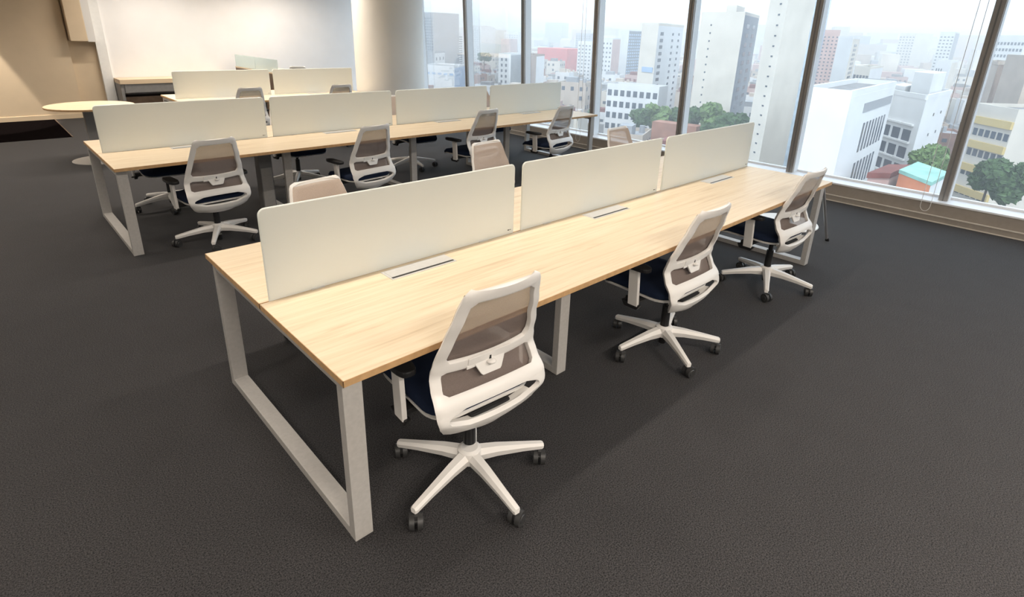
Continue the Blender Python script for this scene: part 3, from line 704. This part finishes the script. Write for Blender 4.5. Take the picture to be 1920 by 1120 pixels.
building('office_block', 'grey-blue low block with banded windows above the plain white block', (1598, 225), (1655, 222), (1672, 240), 160, 'c_grey', side='c_white', wl=[dict(cols=5, rows=6, fw=.9, fh=.4)])
building('white_block', 'small white cube building in the crowded roofs by the rightmost window post', (1757, 330), (1785, 325), (1796, 345), 118, 'c_white', side='c_cream', wl=[dict(cols=3, rows=5, fw=.4, fh=.4, u0=.0, u1=.5)])
building('office_block', 'three-storey white block with rows of square windows behind the trees', (1138, 222), (1236, 214), None, 168, 'c_white', depth=9, wl=[dict(cols=8, rows=4, fw=.62, fh=.52, h0=.08, h1=.98, joined=False)])
building('brick_house', 'brick-red block between two window posts above the trees', (1288, 268), (1330, 260), (1352, 280), 152, 'c_brick', side='c_white', wl=[dict(cols=5, rows=4, fw=.5, fh=.4)])
building('brick_house', 'low brick wall house in front of the trees', (1222, 186), (1306, 180), None, 238, 'c_brick', depth=5, parapet=False)
building('apartment_block', 'small white block with two columns of windows behind the middle desk screens', (935, 340), (958, 335), (979, 355), 104, 'c_white', side='c_grey', wl=[dict(cols=2, rows=7, fw=.4, fh=.5, u0=.1, u1=.8)])
building('apartment_block', 'brown block with white end wall right of the third window post from the column', (984, 345), (1006, 335), (1021, 350), 106, 'c_brown', side='c_white')
building('warehouse', 'long bright red roofed hall in the hazy middle distance', (1008, 520), (1064, 500), None, 92, 'c_red', depth=30, roof='c_red', parapet=False)
building('apartment_block', 'white block just before the post at the end of the middle desk', (1084, 480), (1110, 470), None, 80, 'c_white', depth=20, wl=[dict(cols=4, rows=10, fw=.4, fh=.4)])
building('apartment_block', 'white block with reddish side wall left of the grey tower', (1124, 430), (1149, 420), (1164, 440), 74, 'c_white', side='c_pink', wl=[dict(cols=4, rows=10, fw=.4, fh=.4)])
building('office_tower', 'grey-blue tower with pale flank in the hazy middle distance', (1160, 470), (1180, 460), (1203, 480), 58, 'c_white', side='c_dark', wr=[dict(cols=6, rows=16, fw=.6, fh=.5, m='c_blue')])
building('office_tower', 'dark grey tower right beside the round column', (788, 395), (813, 385), None, 26, 'c_grey', depth=22, wl=[dict(cols=6, rows=24, fw=.7, fh=.5, m='c_dark')])
building('apartment_tower', 'pale wide tower behind the first window post from the column', (828, 520), (850, 510), (872, 530), 64, 'c_white', side='c_white', wl=[dict(cols=5, rows=16, fw=.4, fh=.4, m='c_grey')], wr=[dict(cols=1, rows=16, fw=.5, fh=.5)])
building('apartment_tower', 'pale gridded tower right of the first window post from the column', (878, 620), (902, 610), None, 52, 'c_white', depth=25, wl=[dict(cols=6, rows=20, fw=.5, fh=.4, m='c_grey')])
building('apartment_tower', 'second pale gridded tower with stepped top next to its twin', (903, 680), (925, 670), None, 58, 'c_cream', depth=25, wl=[dict(cols=6, rows=20, fw=.5, fh=.4, m='c_grey')])
building('apartment_tower', 'hazy white slab on the skyline left of the second window post', (945, 640), (972, 630), None, 62, 'c_white', depth=25, wl=[dict(cols=6, rows=16, fw=.5, fh=.4, m='c_grey')])
building('white_block', 'bright white low block behind the third screen of the middle desk', (797, 300), (852, 290), (872, 310), 128, 'c_white', side='c_blue', wl=[dict(cols=5, rows=1, fw=.6, fh=.3, h0=.75, h1=.92, m='c_blue')])
building('apartment_block', 'grey and white block under the dark tower beside the column', (790, 340), (815, 335), (834, 350), 100, 'c_grey', side='c_white', wr=[dict(cols=3, rows=5, fw=.3, fh=.4)])
building('office_tower', 'hazy grey slab on the skyline before the post at the desk end', (1080, 900), (1108, 890), None, 64, 'c_grey', depth=40, wl=[dict(cols=6, rows=10, fw=.6, fh=.4)])

# --- trees
TREES = []
def tree(px, py, D, rad, h, label, m='c_leaf', squash=.8):
    c = at(px, py, D); TREES.append((c.x, c.y, rad)); rnd = random.Random(int(px * 7 + py)); n = 9
    root = empty('tree', (c.x, c.y, GZ)); tag(root, label, 'tree', 'trees between the buildings')
    mb = MB(); zc = h
    n = 14
    for i in range(n):
        a = rnd.uniform(0, 2 * PI); rr = rad * .6 * math.sqrt(rnd.random()); r1 = rad * rnd.uniform(.38, .6)
        mt = Matrix.Translation((rr * math.cos(a), rr * math.sin(a), zc + rnd.uniform(-1.3, .3) * rad * squash)) @ Matrix.Diagonal((r1, r1, r1 * squash, 1))
        bmesh.ops.create_icosphere(mb.bm, subdivisions=4 if D < 150 else 3, radius=1, matrix=mt)
    for v in mb.bm.verts:
        v.co += Vector((rnd.gauss(0, 1), rnd.gauss(0, 1), rnd.gauss(0, 1))) * rad * .075
    mb.build('crown', M[m], root)
    MB().cyl((0, 0, 0), (0, 0, zc), rad * .09, rad * .05, 8).build('trunk', M['c_bark'], root)
def tree_at(px, py, D, rpx, label, m='c_leaf', squash=.8):
    rad = rpx * D / F * 1.05; h = at(px, py, D).z - GZ
    tree(px, py, D, rad, h, label, m, squash)
tree_at(1200, 214, 200, 18, 'dark tree at the left of the pair before the three-storey block')
tree_at(1236, 204, 203, 22, 'bright green tree before the three-storey block', 'c_leaf_pale')
tree_at(1262, 214, 205, 17, 'dark tree directly left of the long window post above the front desk')
tree_at(1305, 212, 190, 17, 'dark tree just right of the window post above the front desk')
tree_at(1340, 210, 184, 26, 'large round green tree above the front desk\'s last screen', 'c_leaf_pale')
tree_at(1376, 228, 182, 22, 'dark bushy tree at the right end of the clump above the last screen')
tree_at(1345, 234, 170, 24, 'low dark tree just above the top edge of the last screen')
tree_at(1742, 296, 122, 32, 'leafy tree beside the corner of the white apartment block', 'c_leaf_pale')
tree_at(1862, 318, 128, 24, 'dark tree right of the rightmost window post')
tree_at(1902, 330, 126, 28, 'dark tree cut by the right frame edge')
tree_at(1112, 212, 235, 12, 'small tree behind the end of the middle desk')
tree_at(908, 103, 420, 11, 'flat-topped dark tree in the haze right of the first window post', squash=.5)

# --- crowded low houses
HC = ['c_white', 'c_cream', 'c_beige', 'c_grey', 'c_brick', 'c_pink', 'c_white', 'c_cream', 'c_beige', 'c_white']
CN = {'c_white': 'white', 'c_cream': 'cream', 'c_beige': 'tan', 'c_grey': 'grey', 'c_brick': 'brick-red', 'c_pink': 'pinkish'}
rnd = random.Random(11)
def house_meshes(m, sx, sy, h):
    mb = MB(); mb.b2((-sx / 2, -sy / 2, 0), (sx / 2, sy / 2, h))
    t = .3
    for a, b in (((-sx / 2, -sy / 2), (sx / 2, -sy / 2 + t)), ((-sx / 2, sy / 2 - t), (sx / 2, sy / 2)), ((-sx / 2, -sy / 2), (-sx / 2 + t, sy / 2)), ((sx / 2 - t, -sy / 2), (sx / 2, sy / 2))):
        mb.b2((*a, h), (*b, h + .9))
    o = mb.build('low_house', M[m]); body = o.data; bpy.data.objects.remove(o)
    mb = MB(); fl = max(1, int(h / 3.0)); nx = max(2, int(sx / 3.2)); ny = max(2, int(sy / 3.2))
    for f in range(fl):
        z = f * 3.0 + 1.8
        for i in range(nx):
            if rnd.random() < .8: mb.box((-sx / 2 + (i + .5) * sx / nx, -sy / 2 - .03, z), (1.4, .12, 1.3))
        for i in range(ny):
            if rnd.random() < .7: mb.box((-sx / 2 - .03, -sy / 2 + (i + .5) * sy / ny, z), (.12, 1.4, 1.3))
    o = mb.build('windows', M['c_pane']); win = o.data; bpy.data.objects.remove(o)
    mb = MB(); mb.b2((-sx * .3, -sy * .1, h), (sx * .1, sy * .3, h + 2.4)); mb.cyl((sx * .3, -sy * .25, h), (sx * .3, -sy * .25, h + 1.8), .9, .8, 10)
    mb.b2((-sx / 2 + t, -sy / 2 + t, h), (sx / 2 - t, sy / 2 - t, h + .06))
    o = mb.build('roof_room', M[rnd.choice(['c_roofgrey', 'c_beige', 'c_roofgrey', 'c_roofred', 'c_grey'])]); roof = o.data; bpy.data.objects.remove(o)
    return body, win, roof
TPL = []
for m in HC:
    for _ in range(2): TPL.append((m, house_meshes(m, rnd.uniform(9, 17), rnd.uniform(9, 15), rnd.choice([5, 6.5, 8, 9.5, 12]))))
BAYS = ['seen at the right edge of the view', 'seen through the bay of the plain white block', 'seen through the bay of the tallest tower', 'seen through the bay of the three-storey block', 'seen through the bay of the red hall', 'seen through the bay of the gridded towers', 'seen beside the round column']
TALL = {t_[1][0].name for t_ in TPL if max(v.co.z for v in t_[1][0].vertices) > 9}
def inside(x, y, mar=11.5):
    p = Vector((x, y))
    for tx, ty, tr in TREES:
        if math.hypot(x - tx, y - ty) < tr + 9: return True
    for q in FOOT:
        c = sum(q, Vector((0, 0))) / 4
        if (p - c).length < mar: return True
        e1 = q[1] - q[0]; e2 = q[2] - q[1]; l1, l2 = e1.length, e2.length; e1 = e1 / l1; e2 = e2 / l2; d = p - c
        det = e1.x * e2.y - e1.y * e2.x
        a = (d.x * e2.y - d.y * e2.x) / det; b = (e1.x * d.y - e1.y * d.x) / det
        if abs(a) < l1 / 2 + mar and abs(b) < l2 / 2 + mar: return True
    return False
GA = math.radians(24)
cells = []
for i in range(-60, 120):
    for j in range(-60, 120):
        u, v = i * 17.0 + (i // 4) * 8, j * 16.0 + (j // 3) * 9
        x, y = u * math.cos(GA) - v * math.sin(GA), u * math.sin(GA) + v * math.cos(GA)
        dx, dy = x - CAM.x, y - CAM.y; D = math.hypot(dx, dy); az = math.degrees(math.atan2(dy, dx))
        if 3.5 < az < 59 and 88 < D < 1000: cells.append((D, x, y))
cells.sort()
nh = 0; far = MB(); farw = MB()
for D, x, y in cells:
    if inside(x, y): continue
    if nh < 300:
        m, (b, wi, ro) = rnd.choice(TPL); nh += 1
        o = bpy.data.objects.new('low_house', b); COL.objects.link(o); o.location = (x, y, GZ); o.rotation_euler = (0, 0, GA + rnd.choice([0, PI / 2, PI, 0]) + PI * 0)
        o.rotation_euler = (0, 0, GA); o.scale = (1, 1, rnd.uniform(.8, 1.3))
        yc = CAM.y + (y - CAM.y) * (7.05 - CAM.x) / (x - CAM.x)           # where its line of sight crosses the glass
        bay = BAYS[max(0, min(6, int((yc + 2.04) / 1.668)))]
        far_ = 'nearby' if D < 150 else ('mid-distance' if D < 230 else 'distant')
        tall_ = 'taller' if b.name in TALL else 'low'
        tag(o, '%s %s %s flat-roofed house %s' % (far_, tall_, CN[m], bay), 'house', 'low houses of the city')
        for nm, me in (('windows', wi), ('roof_room', ro)):
            c = bpy.data.objects.new(nm, me); COL.objects.link(c); c.parent = o
            if nm == 'windows': c['kind'] = 'stuff'
fm = ['c_white', 'c_cream', 'c_grey', 'c_pink', 'c_beige']
fbs = [MB() for _ in fm]; k = 0
for D, x, y in cells[:]:
    if inside(x, y, 14): continue
    k += 1
    if k <= 300: continue
    h = rnd.choice([5, 7, 9, 12, 15]) * rnd.uniform(.8, 1.3)
    if rnd.random() < .05: h = rnd.uniform(20, 34)
    rnd.choice(fbs).box((x, y, GZ + h / 2), (rnd.uniform(10, 19), rnd.uniform(10, 17), h), GA)
for i in range(420):
    D = rnd.uniform(1000, 2600); az = math.radians(rnd.uniform(3, 60)); h = rnd.choice([12, 18, 25, 30, 36, 42, 52]) * rnd.uniform(.8, 1.2)
    if inside(CAM.x + D * math.cos(az), CAM.y + D * math.sin(az), 45): continue
    rnd.choice(fbs).box((CAM.x + D * math.cos(az), CAM.y + D * math.sin(az), GZ + h / 2), (rnd.uniform(18, 60), rnd.uniform(18, 50), h), GA)
fr = empty('far_city'); tag(fr, 'endless pale far-off roofs and slabs fading into the haze', 'city', kind='stuff')
for mb, m in zip(fbs, fm):
    o = mb.build('far_roofs', M[m], fr); o['kind'] = 'stuff'

# --- haze over the city
hz = bpy.data.materials.new('haze'); hz.use_nodes = True; nt = hz.node_tree; nt.nodes.clear()
ou = nt.nodes.new('ShaderNodeOutputMaterial'); vs = nt.nodes.new('ShaderNodeVolumeScatter'); vs.inputs['Color'].default_value = (0.97, 0.98, 1, 1); vs.inputs['Density'].default_value = HAZE; vs.inputs['Anisotropy'].default_value = 0.0
nt.links.new(vs.outputs[0], ou.inputs['Volume'])
o = MB().b2((30, -800, GZ - .5), (3700, 3700, 60)).build('haze', hz); tag(o, 'pale daylight haze lying over the whole city', 'haze', kind='stuff')
